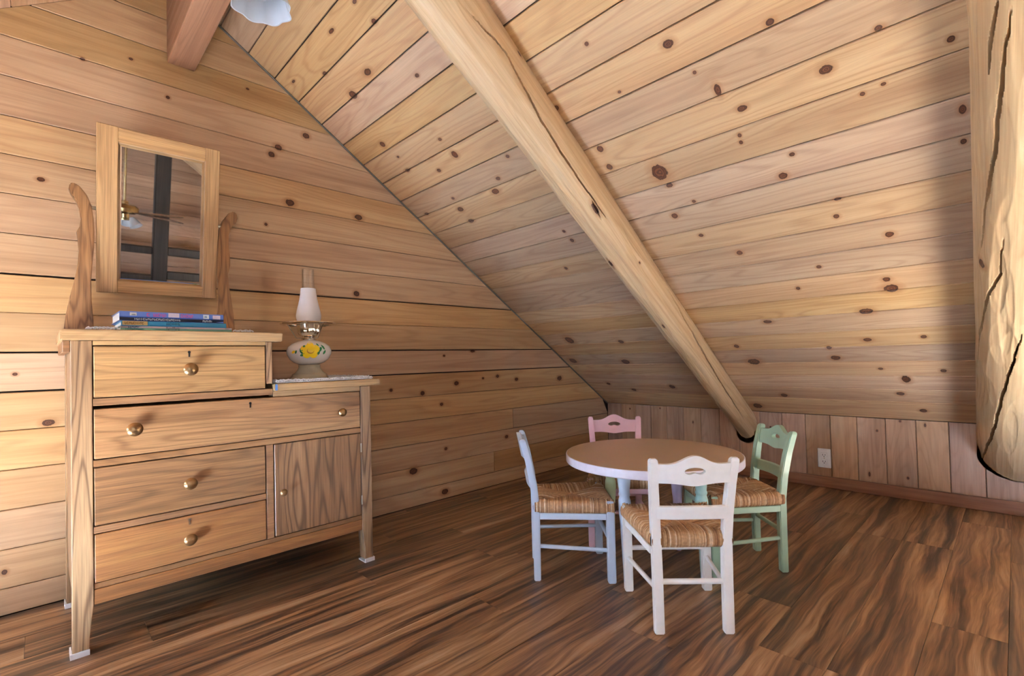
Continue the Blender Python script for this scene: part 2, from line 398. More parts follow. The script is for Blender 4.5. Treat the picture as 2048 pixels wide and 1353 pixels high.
# ---- opposite slope, with unseen roof windows added to let light in
sky_s = lambda y0, y1: ((y0 - 2 * YR) / CP, (y1 - 2 * YR) / CP)
SKY = [((.76, 1.20), sky_s(-5.65, -5.3)), ((2.98, 3.42), sky_s(-4.5, -4.02))]      # added roof windows for sun and fill: x range, slope range
mb = MB()
def lslab(x0, x1, s0, s1): mb.loft([[tuple(lroof_pt(x, s, t)) for s, t in ((s0, .018), (s1, .018), (s1, .06), (s0, .06))] for x in (x0, x1)])
def strips(a, b):                         # x spans of the slope left between the roof windows for a course from a to b
    xs = [.002]
    for (xa, xb), (sa, sb) in SKY:
        if b > sa and a < sb: xs += [xa, xb]
    return list(zip((xs + [XF])[0::2], (xs + [XF])[1::2]))
cs = sorted([-.06, SR + .02] + [q for _, p in SKY for q in p])
for a, b in zip(cs[:-1], cs[1:]):
    for xa, xb in strips(a + 1e-4, b - 1e-4): lslab(xa - (.052 if xa < .01 else 0), xb + (.1 if xb == XF else 0), a, b)
ceil2 = struct(mb.build('ceiling', M['back'])); ceil2['label'] = 'opposite slope of the pine ceiling beyond the ridge beam'
lj = [SR - .002 - .2 * k for k in range(19)][::-1]; lj[0] = 0
lj = sorted([x for x in lj if all(abs(x - q) > .05 for _, p in SKY for q in p)] + [q for _, p in SKY for q in p])
for a, b in zip(lj[:-1], lj[1:]):
    cuts = strips(a, b)
    for x0, x1 in cuts: board('plank', M['far'], ceil2, lroof_pt, const(x0), const(x1), a + .001, b - .001)
for wn, (SKX, SKS) in zip(('added_window_2', 'added_window_4'), SKY):
    win = struct(thing(wn, 'unseen roof window added in the opposite slope to let light in', 'window', tuple(lroof_pt(SKX[0], SKS[0], 0)))); del win['category']
    for (xa, xb, sa, sb) in ((SKX[0] - .04, SKX[1] + .04, SKS[0] - .04, SKS[0]), (SKX[0] - .04, SKX[1] + .04, SKS[1], SKS[1] + .04), (SKX[0] - .04, SKX[0], SKS[0], SKS[1]), (SKX[1], SKX[1] + .04, SKS[0], SKS[1])):
        MB().loft([[tuple(lroof_pt(x, s, t)) for s, t in ((sa, -.012), (sb, -.012), (sb, -.001), (sa, -.001))] for x in (xa, xb)]).build('frame_rail', M['winframe'], win)
    MB().loft([[tuple(lroof_pt(x, s, t)) for s, t in ((SKS[0], .03), (SKS[1], .03), (SKS[1], .034), (SKS[0], .034))] for x in SKX]).build('pane', M['pane'], win)

# ---- gable wall (left) with horizontal boards
zj = [0.0, .09, .222, .356, .492, .627, .763, .9, 1.037, 1.174, 1.314, 1.453, 1.591, 1.727, 1.868, 2.009, 2.147, 2.285, ZR - .004]
GK = knot_list([(82,359,8,4),(336,195,4,3),(511,147,4,3),(495,178,3,2),(557,295,7,5),(543,309,6,5),(612,272,6,5),(580,406,8,6),(717,435,7,5),(532,449,3,3),(97,846,12,6),(30,749,4,3),(9,1145,6,5),(713,588,5,5),
 (913,767,4,4),(782,781,3,3),(845,787,4,4),(883,809,3,3),(888,712,2,2),(945,703,4,2),(1013,874,3,3),(892,898,3,3),(827,943,7,6),(890,984,6,5),(966,757,2,2),(995,753,3,3),(1033,759,3,3),(1119,757,4,4),
 (165,118,5,3),(262,118,4,2),(470,1,3,3)], lambda q: (lambda p: (p.y, p.z))(at(q, 0, 0)))
WY, WZ = (-5.3, -4.3), (.492, 1.453)
def gable(name, x, sgn, mat, knots, wy, wz, joints, label):
    pt = lambda u, v, dep: Vector((x - sgn * dep, u, v))
    mb = MB(); o0, o1 = sorted((x - sgn * .018, x - sgn * .06))
    tri = lambda y: min(ZE - TP * y, ZE - TP * (2 * YR - y))
    def piece(ya, yb, za, zb): mb.box(o0, o1, ya, yb, za, zb)
    n = 60; ys = [2 * YR - .05 + (-(2 * YR) + .1) * k / n for k in range(n + 1)]
    ys = sorted(set(ys + list(wy) + [YR]))
    for ya, yb in zip(ys[:-1], ys[1:]):
        zt = [tri(max(min(y, 0), 2 * YR)) + .02 for y in (ya, yb)]
        segs = [(-.02, None)] if yb <= wy[0] + 1e-6 or ya >= wy[1] - 1e-6 else [(-.02, wz[0]), (wz[1], None)]
        for za, zb in segs:
            t0, t1 = (zt if zb is None else (zb, zb))
            if min(t0, t1) <= za: continue
            mb.add([(xx, yy, zz) for xx in (o0, o1) for yy, zz in ((ya, za), (yb, za), (yb, t1), (ya, t0))],
                   [(0, 1, 2, 3), (7, 6, 5, 4), (0, 4, 5, 1), (1, 5, 6, 2), (2, 6, 7, 3), (3, 7, 4, 0)])
    o = struct(mb.build(name, M['back'])); o['label'] = label
    ur = lambda v: min(-.001, (ZE - v) / TP) if v > ZE else -.001
    ul = lambda v: 2 * YR - ur(v)
    for i, (a, b) in enumerate(zip(joints[:-1], joints[1:])):
        g = random.uniform(.0006, .0016)
        if sgn > 0 and abs(a - .763) < .01: g = .0006
        if sgn > 0 and i in (5, 6, 8): b2 = b - .0055
        else: b2 = b - g
        v0, v1 = a + g, b2
        if v0 >= v1 - .01: continue
        inwin = b > wz[0] + .02 and a < wz[1] - .02
        spans = [(ul, const(wy[0])), (const(wy[1]), ur)] if inwin else [(ul, ur)]
        out = []
        for s0, s1 in spans:
            if sgn > 0 and i == 3: out += [(s0, const(-1.118)), (const(-1.114), s1)]
            elif sgn > 0 and i == 1: out += [(s0, const(-1.30)), (const(-1.296), s1)]
            else: out.append((s0, s1))
        for s0, s1 in out: board('plank', mat, o, pt, s0, s1, v0, v1, knots)
    return o
gw = gable('wall_left', 0, 1, M['gable'], GK, WY, WZ, zj, 'gable wall of horizontal pine boards behind the dresser')
FJ = [0.0] + [.09 + .137 * k for k in range(18)]; FJ[-1] = ZR - .004
FWY, FWZ = (-5.3, -3.6), (.364, 1.597)
fw = gable('wall_right', XF, -1, M['far'], (), FWY, FWZ, FJ, 'far gable wall of brown boards seen in the mirror')
def window(name, x, sgn, wy, wz, label):
    o = struct(thing(name, label, 'window', (x, (wy[0] + wy[1]) / 2, wz[0]))); del o['category']
    t = .045; a, b = sorted((x - sgn * .05, x + sgn * .012))
    for y0, y1, z0, z1 in ((wy[0] - .0, wy[0] + t, wz[0], wz[1]), (wy[1] - t, wy[1], wz[0], wz[1]), (wy[0] + t, wy[1] - t, wz[0], wz[0] + t), (wy[0] + t, wy[1] - t, wz[1] - t, wz[1])):
        MB().box(a, b, y0, y1, z0, z1).build('frame_rail', M['winframe'], o)
    ym = (wy[0] + wy[1]) / 2
    MB().box(a, b, ym - .012, ym + .012, wz[0] + t, wz[1] - t).build('mullion', M['winframe'], o)
    for y0, y1 in ((wy[0] + t, ym - .012), (ym + .012, wy[1] - t)):
        MB().box((a + b) / 2 - .002, (a + b) / 2 + .002, y0, y1, wz[0] + t, wz[1] - t).build('pane', M['pane'], o)
window('added_window_1', 0, 1, WY, WZ, 'unseen window added in the gable to light the dresser side')  # out of view, put in for cool light from the left
window('added_window_3', XF, -1, FWY, FWZ, 'unseen wide window added in the far gable for fill light')  # out of view, put in as a source of ambient fill

# ---- knee walls
kn = struct(MB().box(-.05, XF + .05, .018, .06, -.02, ZE + .03).build('wall_back', M['back'])); kn['label'] = 'low knee wall of vertical pine boards under the ceiling'
KK = knot_list([(1754,862,4,4),(1800,843,4,4),(1850,851,7,7),(1816,957,4,5),(1739,949,6,9),(1541,855,3,3),(1260,818,3,3),(1320,817,3,3),(1386,845,4,5)], lambda q: (lambda p: (p.z, p.x))(at(q, 1, 0)))
xs = [2.431 - .1349 * k for k in range(18, -1, -1)]
xs = [0.001] + [x for x in xs if x > .03]
while xs[-1] < XF - .14: xs.append(xs[-1] + .1349)
xs.append(XF)
for a, b in zip(xs[:-1], xs[1:]):
    board('plank', M['knee'], kn, lambda u, v, dep: Vector((v, dep, u)), const(.05), const(ZE - .002), a + .0012, b - .0012, KK)
struct(MB().box(.003, XF - .003, -.018, -.0005, 0.001, .068).build('baseboard_back', M['base'], bev=.002))
fk = struct(MB().box(-.05, XF + .05, 2 * YR - .06, 2 * YR, -.02, ZE + .03).build('wall_front', M['far']))
fk['label'] = 'low knee wall on the far side of the loft'
tr = MB(); tr.tube([(.006, -.004, ZE - .002), (.006, YR + .06, ZR - TP * .06 - .006)], .0045, 6)
struct(tr.build('trim_1', M['caulk']))

# ---- floor
fl = struct(MB().box(-.05, XF + .05, 2 * YR - .05, .05, -.06, -.012).build('floor', M['back'])); fl['label'] = 'dark streaky walnut plank floor'
PW, PLN = .165, 1.22
k = 0; x = .237 - PW * 2
while x < XF:
    x0, x1 = max(x, .001), min(x + PW, XF - .001)
    if x1 > x0 + .01:
        st = -3.21 + (k * .47 % 1.22) - 1.22 * 4 if k % 3 else -3.21 - 1.22 * 3
        y = st
        while y < 0:
            ya, yb = max(y, 2 * YR + .001), min(y + PLN, -.001)
            if yb > ya + .02:
                board('plank', M['floor'], fl, lambda u, v, dep: Vector((v, u, -dep)), const(ya + .0004), const(yb - .0004), x0 + .0004, x1 - .0004, (), th=.012, ch=.0008, step=3, vstep=3)
            y += PLN
    x += PW; k += 1

# ---- ridge beam
o = MB().box(.002, XF - .002, -3.069, -2.970, 2.102, 2.40).build('ridge_beam', M['beam'], bev=.004)
tag(o, 'square brown ridge beam under the peak of the ceiling', 'beam')

# ---- log rafters
def log_hit(q, xc, rr, dep, lean, taper, kx):       # photo pixel -> (along, angle) on the log's skin
    v = ray(*q); t, best = .3, None
    while t < 6:
        p = C + v * t; s = -p.y * CP + (p.z - ZE) * SP; de = -p.y * SP - (p.z - ZE) * CP
        dx = (p.x - xc - lean * s) / kx; r = rr * (1 + taper * s); rad = math.hypot(dx, de - dep)
        if best is None or rad - r < best[0]: best = (rad - r, s, math.atan2(dx, de - dep))
        if rad < r: break
        t += .004
    return best[1], best[2]
def log_rafter(xc, rr, dep, seed, label, cracks=(), knots=(), hew=.5, ns=300, na=150, lean=0.0, s_top=None, kx=1.0, taper=-.02, nf=90):
    rng = random.Random(seed); ph = [rng.uniform(0, 6.28) for _ in range(12)]
    s0, s1 = -.16, (s_top or SR - .09)
    hit = lambda q: log_hit(q, xc, rr, dep, lean, taper, kx)
    cr = []
    for px, wd, dp in cracks:
        path = sorted(hit(q) for q in px); cr.append((path, wd, dp))
    kn_ = [(*hit(q), ru, rv) for q, ru, rv in knots]
    facets = [(rng.uniform(-1.7, 1.7), rng.uniform(-.1, 2.9), rng.uniform(.14, .32), rng.uniform(.07, .26), rng.uniform(.003, .009) * hew * 2) for _ in range(nf)]
    co, att = [], []
    for i in range(ns + 1):
        s = s0 + (s1 - s0) * i / ns
        r = rr * (1.0 + taper * s) * (1 + .016 * math.sin(s * 2.3 + ph[0]) + .010 * math.sin(s * 5.7 + ph[1]) + .005 * math.sin(s * 11 + ph[2]))
        cx = xc + .006 * math.sin(s * 1.3 + ph[3]) + lean * s
        amax = math.pi - math.acos(min(.98, dep / r))
        fl_ = [f for f in facets if abs(s - f[1]) < f[3]]; kk = [k for k in kn_ if abs(s - k[0]) < .2]; cc = []
        for path, wd, dp in cr:
            for (sa, aa), (sb, ab) in zip(path[:-1], path[1:]):
                if sa <= s < sb:
                    t = (s - sa) / (sb - sa); tt = (s - path[0][0]) / (path[-1][0] - path[0][0])
                    cc.append((aa + (ab - aa) * t + .010 * math.sin(s * 37) + .006 * math.sin(s * 91), wd * max(.3, math.sin(math.pi * min(max(tt, .02), .98)) ** .6), dp * min(1, 8 * tt, 8 * (1 - tt))))
        for j in range(na + 1):
            a = -amax + 2 * amax * j / na          # 0 = straight down from the ceiling
            rad = r * (1 + .010 * math.sin(3 * a + ph[4] + s) + .008 * math.sin(5 * a + ph[5] - s * 1.7) + .003 * math.sin(11 * a + ph[6] + 3 * s))
            for fa, fs, wa, ws, dd in fl_:         # drawknife flats
                q = ((a - fa) / wa) ** 2 + ((s - fs) / ws) ** 2
                if q < 1: rad -= dd * (1 - q) ** .5 * .8
            for ac, ww, dp in cc:
                e = abs(a - ac) * r / ww
                if e < 1: rad -= dp * (1 - e) ** .7
            kd, gv = 6.0, a * r
            for ks, ka, ru, rv in kk:
                dv = (a - ka) * r
                kd = min(kd, math.hypot((s - ks) / ru, dv / rv))
                gv -= dv * .8 * math.exp(-dv * dv / (2 * (1.5 * rv) ** 2) - ((s - ks) / (2.4 * ru)) ** 2 / 2)
            x = cx + kx * rad * math.sin(a); depth = max(.0006, dep + rad * math.cos(a))
            y, z = -s * CP - depth * SP, ZE + s * SP - depth * CP
            y = min(max(y, -2.9685), -.0025)     # cut against the ridge beam and the knee wall
            co.append((x, y, z)); att.append((s, gv, kd))
    n = na + 1; fs = [(i * n + j, i * n + j + 1, (i + 1) * n + j + 1, (i + 1) * n + j) for i in range(ns) for j in range(na)]
    fs += [(i * n, (i + 1) * n, (i + 1) * n + na, i * n + na) for i in range(ns)]
    fs.append(tuple(range(n))); fs.append(tuple(ns * n + j for j in range(n)))
    me = bpy.data.meshes.new('log_rafter'); me.from_pydata(co, [], fs)
    at_ = me.attributes.new('wood', 'FLOAT_VECTOR', 'POINT'); at_.data.foreach_set('vector', [x for a in att for x in a])
    bm = bmesh.new(); bm.from_mesh(me); bmesh.ops.recalc_face_normals(bm, faces=bm.faces); bm.to_mesh(me); bm.free()
    me.materials.append(M['log']); me.shade_smooth(); me.set_sharp_from_angle(angle=R(38))
    return tag(link('log_rafter', me), label, 'rafter', 'peeled log rafters')
log_rafter(1.134, .085, .070, 3, 'slim peeled log rafter ending behind the green chair', kx=.8, taper=.125, lean=.0073, hew=.35, ns=420, na=190,
           cracks=[([(930, 20), (1010, 110), (1080, 240), (1150, 350), (1215, 440)], .004, .045), ([(1270, 470), (1340, 580), (1400, 690), (1440, 760), (1490, 840)], .004, .045), ([(1183, 402), (1202, 438)], .006, .02), ([(1212, 515), (1231, 540)], .006, .02)],
           knots=[((1190, 418), .028, .010), ((1222, 528), .022, .010), ((1328, 655), .016, .006), ((1281, 526), .007, .005), ((1036, 110), .010, .006)])
log_rafter(2.423, .1435, .08, 8, 'thick hewn log rafter with long dark cracks above the knee wall', hew=.34, lean=.0352, taper=-.016, ns=460, na=250, nf=110,
           cracks=[([(1992, 0), (1979, 66), (1972, 150)], .0045, .07), ([(2019, 13), (2003, 133), (1995, 200), (1979, 333), (1968, 399), (1959, 501)], .006, .09),
                   ([(2003, 480), (1997, 550), (1973, 603), (1962, 656), (1954, 734)], .005, .08), ([(2046, 670), (2010, 784), (1989, 869), (1966, 929)], .006, .09)],
           knots=[((1961, 529), .016, .014)])
log_rafter(5.0, .15, .12, 12, 'peeled log rafter reflected in the top corner of the mirror', ns=90, na=40, hew=.4)

# ================================================================== DRESSER
DX = .515
CBLUE = plain('blue_tape', (92, 140, 206), .6)
dr = thing('dresser', 'tall stepped oak dresser with mirror, brass knobs and one cupboard door', 'dresser', (.28, -2.92, 0))
def dpart(name, mat, *boxes, parent=None, bev=.0015, seg=1):
    mb = MB()
    for b in boxes: mb.box(*b)
    return mb.build(name, mat, parent or dr, bev=bev, seg=seg)
def post(x0, x1, yo, yi, top):
    s = 1 if yi > yo else -1; mb = MB()
    secs = []
    for z, w in ((.012, .76), (.05, .80), (.10, .91), (.14, 1), (top, 1)):
        ye = yo + (yi - yo) * w; secs.append([(x0, yo, z), (x1, yo, z), (x1, ye, z), (x0, ye, z)])
    mb.loft(secs); return mb.build('post', M['oak_v'], dr, bev=.0015)
YL, YLi, YRi, YRo = -3.390, -3.342, -2.494, -2.449
post(.467, DX, YL, YLi, .917); post(.467, DX, YRo, YRi, .734)
post(.045, .09, YL, YLi, .917); post(.045, .09, YRo, YRi, .734)
dpart('top_board', M['oak_top'], (.04, .535, -3.412, -2.806, .918, .950), bev=.003, seg=2)
dpart('molding', M['oak_rail'], (.045, .50, -3.407, -3.3905, .884, .9175))
dpart('lower_top_board', M['oak_top'], (.04, .535, -2.836, -2.412, .736, .762), bev=.003, seg=2)
dpart('blue_tape', CBLUE, (.5352, .5358, -2.8355, -2.8275, .738, .760), bev=0)
dpart('side_panel', M['oak_v'], (.091, .466, -3.386, -3.372, .145, .917))
dpart('side_panel', M['oak_v'], (.091, .466, -2.466, -2.452, .145, .735))
dpart('side_panel', M['oak_v'], (.05, .514, -2.859, -2.838, .763, .917))
dpart('back_panel', M['oak_rail'], (.046, .056, -3.341, -2.86, .145, .917), (.046, .056, -2.859, -2.495, .145, .735))
dpart('rail', M['oak_top'], (.47, .513, -3.3415, -2.8595, .903, .9175))
dpart('rail', M['oak_rail'], (.46, .514, -3.3415, -2.8365, .7225, .7445))
dpart('rail', M['oak_top'], (.46, .513, -2.836, -2.4945, .714, .7355))
dpart('rail', M['oak_rail'], (.46, .514, -3.3415, -2.4945, .541, .5615))
dpart('rail', M['oak_rail'], (.46, .514, -3.3415, -2.8645, .345, .3655))
dpart('rail', M['oak_rail'], (.46, .511, -3.3415, -2.4945, .182, .1985))
dpart('apron', M['oak_h2'], (.47, .5135, -3.3415, -2.4945, .138, .1815))
dpart('stile', M['oak_rail'], (.46, .5135, -2.8635, -2.8385, .1990, .5405))
def knob(y, z, r, parent, mat=M['knob']):
    mb = MB(); mb.lathe([(0.0001, .030), (r * .45, .0292), (r * .8, .0262), (r, .021), (r * .92, .0165), (r * .5, .013), (r * .42, .006), (r * .55, .0)], (DX + .0015, y, z), 'x', 28)
    return mb.build('knob', mat, parent, smooth=True)
def keyhole(y, z, parent, m='hole'):
    mb = MB(); mb.lathe([(.0001, .0012), (.0042, .0012), (.0042, 0)], (DX + .0012, y, z + .006), 'x', 14)
    mb.box(DX + .0012, DX + .0024, y - .0022, y + .0022, z - .010, z + .005)
    return mb.build('keyhole', M[m], parent)
def drawer(y0, y1, z0, z1, mat, knobs, key=None, km='hole', name='drawer'):
    g = .0028
    o = dpart(name, mat, (.497, DX + .0008, y0 + g, y1 - g, z0 + g, z1 - g), bev=.0018)
    for y, z, r in knobs: knob(y, z, r, o)
    if key: keyhole(*key, o, km)
    return o
drawer(YLi, -2.860, .7445, .903, M['oak_pale'], [(-3.097, .824, .021)], (-3.098, .875))
drawer(YLi, YRi, .5615, .7155, M['oak_h'], [(-3.245, .644, .021), (-2.581, .634, .0165)], (-2.915, .691))
drawer(YLi, -2.864, .3655, .541, M['oak_brown'], [(-3.101, .45, .0195)])
drawer(YLi, -2.864, .1985, .345, M['oak_h2'], [(-3.103, .269, .019)], (-3.102, .324), 'hinge')
door = drawer(-2.838, YRi, .1985, .541, M['oak_door'], [(-2.811, .361, .0135)], name='door')
for z in (.478, .262):
    MB().tube([(DX + .002, -2.4955, z - .018), (DX + .002, -2.4955, z + .018)], .003, 8).build('hinge', M['hinge'], door, smooth=True)
for y0, y1 in ((-3.395, -3.352), (-2.488, -2.445)):
    for x0 in (.462, .04):
        mb = MB(); mb.box(x0, x0 + .058, y0, y1, 0.0008, .0055); mb.box(x0 + .054, x0 + .058, y0, y1, .0055, .0165)
        yy = y0 if y0 < -3 else y1 - .004
        mb.box(x0, x0 + .054, yy, yy + .004, .0055, .0165)
        mb.build('foot_pad', M['pad'], dr)
# curved arms and swinging mirror
XA = .15
def arm(px):
    pts = [at(q, 0, XA) for q in px]
    MB().prism([(p.y, p.z) for p in pts], lambda a, b, d: (d, a, b), XA - .012, XA + .012).build('mirror_arm', M['oak_arm'], dr, bev=.003, seg=2, smooth=True)
Z1 = lambda a: [(100 + x / 2.706, 200 + y / 2.706) for x, y in a]
arm(Z1([(72, 1262), (75, 1230), (85, 1160), (105, 1070), (130, 980), (148, 900), (155, 820), (150, 760), (143, 715), (158, 690), (165, 650), (158, 600), (140, 550), (112, 512), (100, 482), (105, 457), (125, 450), (160, 470), (200, 520), (225, 580), (236, 650), (240, 720), (238, 800), (228, 900), (222, 980), (224, 1080), (232, 1170), (238, 1262)]))
arm(Z1([(893, 1268), (900, 1200), (908, 1130), (912, 1060), (905, 960), (902, 860), (904, 770), (912, 705), (932, 655), (962, 618), (990, 606), (1008, 622), (1012, 645), (1004, 668), (982, 690), (964, 735), (964, 800), (972, 860), (972, 900), (960, 945), (964, 1000), (974, 1060), (988, 1150), (1000, 1268)]))
mc, tilt, yawm = Vector((.15, -3.117, 1.4085)), R(9.4), R(-1.0)
MW, MH = .1905, .298
mm = Matrix.Translation(mc) @ Matrix.Rotation(yawm, 4, 'Z') @ Matrix.Rotation(tilt, 4, 'Y')
def mpart(name, mat, parent, *boxes, bev=.002, raw=None):
    mb = raw or MB()
    for b in boxes: mb.box(*b)
    mb.v = [tuple(mm @ Vector(p)) for p in mb.v]
    return mb.build(name, mat, parent, bev=bev)
mback = mpart('mirror_backing', M['oak_rail'], dr, (-.012, -.006, -MW + .01, MW - .01, -MH + .01, MH - .01))
SW, RT, RB = .060, .054, .046
mpart('stile', M['oak_mir'], mback, (-.005, .015, -MW, -MW + SW, -MH, MH))
mpart('stile', M['oak_mir'], mback, (-.005, .015, MW - .050, MW, -MH, MH))
mpart('rail', M['oak_mirh'], mback, (-.005, .014, -MW + SW, MW - .050, MH - RT, MH - .001))
mpart('rail', M['oak_mirh'], mback, (-.005, .014, -MW + SW, MW - .050, -MH + .001, -MH + RB))
y0, y1, z0, z1, bw = -MW + SW + .0005, MW - .0505, -MH + RB + .0005, MH - RT - .0005, .010
mpart('mirror_glass', M['mirror'], mback, (-.005, .004, y0 + bw, y1 - bw, z0 + bw, z1 - bw), bev=0)
b = MB().loft([[(.004, y0 + bw, z0 + bw), (.004, y1 - bw, z0 + bw), (.004, y1 - bw, z1 - bw), (.004, y0 + bw, z1 - bw)], [(.0005, y0, z0), (.0005, y1, z0), (.0005, y1, z1), (.0005, y0, z1)]], cap=False)
mpart('glass_bevel', M['bevel'], mback, raw=b, bev=0)
for y in (-MW - .004, MW + .004):
    p = mm @ Vector((0, y, .0)); MB().tube([p - Vector((0, .008, 0)), p + Vector((0, .008, 0))], .006, 10).build('pivot', M['hinge'], mback)

# ---- lace cloths
def lace(name, label, x0, x1, y0, y1, z, skip, seed):
    rng = random.Random(seed); root = thing(name, label, 'doily', ((x0 + x1) / 2, (y0 + y1) / 2, z))
    nx, ny = 26, 46; mb = MB(); vs, fs = [], []
    for i in range(nx + 1):
        for j in range(ny + 1):
            vs.append((x0 + (x1 - x0) * i / nx, y0 + (y1 - y0) * j / ny, z + .0012 + rng.uniform(0, .0018)))
    for i in range(nx):
        for j in range(ny): fs.append((i * (ny + 1) + j, i * (ny + 1) + j + 1, (i + 1) * (ny + 1) + j + 1, (i + 1) * (ny + 1) + j))
    mb.add(vs, fs).build('cloth', M['lace'], root)
    ed = MB(); n = int((y1 - y0) / .009)
    def loop(c, r):
        pts = [(c[0], c[1] + r * math.cos(a), c[2] + r * .62 * (1 + math.sin(a))) for a in [2 * math.pi * k / 8 for k in range(9)]]
        ed.tube(pts, .0024, 5)
    for k in range(n + 1):
        y = y0 + (y1 - y0) * k / n
        if skip[0] < y < skip[1]: continue
        loop((x1 + rng.uniform(-.003, .003), y, z + .0036), rng.uniform(.0055, .0085))
    for e, yy in ((0, y0), (1, y1)):
        for k in range(int((x1 - x0) / .010)):
            xx = x0 + .010 * k
            pts = [(xx + .005 * math.cos(a), yy, z + .0030 + .0055 * (1 + math.sin(a)) * rng.uniform(.8, 1.2)) for a in [2 * math.pi * q / 8 for q in range(9)]]
            ed.tube(pts, .0018, 5)
    e = ed.build('lace_edge', M['lace'], root); e['kind'] = 'stuff'
    return root
lace('lace_doily', 'white crocheted doily under the oil lamp', .10, .528, -2.822, -2.452, .762, (0, 0), 3)
lace('lace_runner', 'white lace runner under the stacked books', .20, .435, -3.345, -2.885, .950, (-3.28, -2.945), 5)

# ---- books
def book(label, x1, yc, depth, length, z, th, yaw, cover, bands, marks, group='picture books on the dresser'):
    root = thing('book', label, 'book', (x1 - depth / 2, yc, z), R(yaw), group)
    h, l = depth / 2, length / 2
    def add(name, mat, *bx, bev=0, smooth=False, par=root):
        mb = MB()
        for b in bx: mb.box(*b)
        return mb.build(name, mat, par, off=(0, 0, 0), bev=bev)
    cv = add('cover', cover, (-h, h, -l, l, 0, .0022), (-h, h, -l, l, th - .0022, th), (h - .003, h, -l, l, .0022, th - .0022), bev=.0006)
    add('pages', M['paper'], (-h + .004, h - .0035, -l + .004, l - .004, .0024, th - .0024))
    for name, c, y0, y1, a, b in bands:
        add(name, plain('book_' + name, c, .35, 0, .05, 200), (h - .0001, h + .0005, -l + length * y0, -l + length * y1, th * a, th * b), par=cv)
    for c, y0, y1, a, b, n in marks:        # spine lettering, standing on its head and too small to read
        mb = MB(); rng = random.Random(int(y0 * 1000)); w_ = length * (y1 - y0) / n
        for k in range(n):
            yy = -l + length * y0 + w_ * k; zz0, zz1 = th * a, th * b
            kind = rng.randrange(4); t = w_ * .22; X0, X1 = h + .0005, h + .0009
            mb.box(X0, X1, yy, yy + t, zz0, zz1)
            if kind in (0, 1): mb.box(X0, X1, yy + t, yy + w_ * .75, zz1 - (zz1 - zz0) * .22, zz1)
            if kind in (0, 2): mb.box(X0, X1, yy + t, yy + w_ * .75, zz0, zz0 + (zz1 - zz0) * .22)
            if kind in (1, 2, 3): mb.box(X0, X1, yy + w_ * .55, yy + w_ * .75, zz0 + (zz1 - zz0) * .22, zz1 - (zz1 - zz0) * .22)
        mb.build('lettering', plain('ink_%d_%d_%d' % c, c, .5, 0, 0), cv, off=(0, 0, 0))
    return root
CB = lambda n, c: plain(n, c, .3, 0, .06, 12, coat=.3)
book('green and white picture book at the bottom of the stack', .432, -3.108, .22, .318, .9555, .014, -.4, CB('cover_green', (116, 172, 150)),
     [('upper_band', (196, 190, 200), .0, 1, .55, .98), ('label', (190, 200, 214), 0, .16, .5, .98), ('end_label', (150, 160, 170), .93, .97, .5, 1)],
     [((40, 60, 80), .06, .15, .58, .9, 6), ((90, 86, 92), .38, .50, .15, .9, 9), ((30, 110, 120), .04, .19, .12, .45, 9)])
book('teal picture book with a tan label in the middle of the stack', .430, -3.117, .215, .300, .970, .016, .3, CB('cover_teal', (58, 150, 196)),
     [('label', (202, 176, 116), .01, .23, .15, .98), ('foot_band', (36, 132, 190), .25, .99, .05, .2)], [((120, 96, 50), .03, .2, .3, .8, 9), ((12, 70, 104), .40, .53, .3, .85, 8)])
book('blue picture book with pink lettering on top of the stack', .428, -3.124, .215, .296, .9865, .031, .8, CB('cover_blue', (106, 142, 222)),
     [('dark_band', (22, 28, 50), 0, 1, .03, .36), ('mid_band', (52, 92, 178), 0, 1, .36, .47), ('title_box', (228, 222, 240), .44, .545, .5, .95), ('end_box', (232, 222, 238), .885, .965, .38, .88), ('emblem', (226, 240, 250), .785, .845, .45, .92), ('emblem_arrow', (90, 150, 190), .80, .825, .58, .78), ('bird', (226, 232, 236), .09, .15, .55, .88), ('wing', (70, 96, 120), .105, .14, .6, .7)],
     [((216, 92, 164), .24, .275, .52, .86, 1), ((216, 92, 164), .30, .425, .5, .86, 6), ((216, 92, 164), .56, .685, .5, .86, 7), ((206, 214, 226), .13, .56, .1, .3, 22), ((206, 214, 226), .78, .88, .08, .3, 6)])

# ---- oil lamp
LX, LY, LZ = .25, -2.598, .7655
lp = thing('oil_lamp', 'oil lamp with yellow flower on its milk glass bowl and white chimney', 'lamp', (LX, LY, LZ))
def lz(name, prof, mat, parent=lp, n=32, wob=None): return MB().lathe(prof, (LX, LY, 0), 'z', n, wob).build(name, mat, parent, smooth=True)
lz('base', [(.0001, LZ), (.078, LZ), (.079, .772), (.072, .780), (.071, .788), (.060, .794), (.050, .806), (.044, .818), (.046, .828), (.0001, .828)], M['amber'], wob=lambda a, h: 1 + .03 * (abs(math.cos(4 * a)) - .5) * (h < .79))
bowl = [(.0001, .829), (.040, .829), (.062, .838), (.080, .853), (.0915, .876), (.0925, .890), (.086, .908), (.070, .922), (.048, .932), (.030, .936), (.0001, .936)]
bw_ = lz('bowl', bowl, M['milk'], n=40)
lz('burner', [(.0001, .9365), (.030, .9365), (.032, .944), (.026, .948), (.028, .955), (.040, .962), (.046, .975), (.048, .995), (.049, 1.012), (.040, 1.016), (.0001, 1.016)], M['chrome'], wob=lambda a, h: 1 + (.08 * math.sin(14 * a) if .96 < h < 1.012 else 0))
rg = MB(); rg.lathe([(.104, 1.004), (.116, 1.006), (.118, 1.010), (.116, 1.014), (.104, 1.013), (.102, 1.009), (.104, 1.004)], (LX, LY, 0), 'z', 48)
rg.lathe([(.050, 1.010), (.054, 1.013), (.050, 1.016), (.047, 1.013), (.050, 1.010)], (LX, LY, 0), 'z', 32)
rgo = rg.build('shade_ring', M['chrome'], lp, smooth=True)
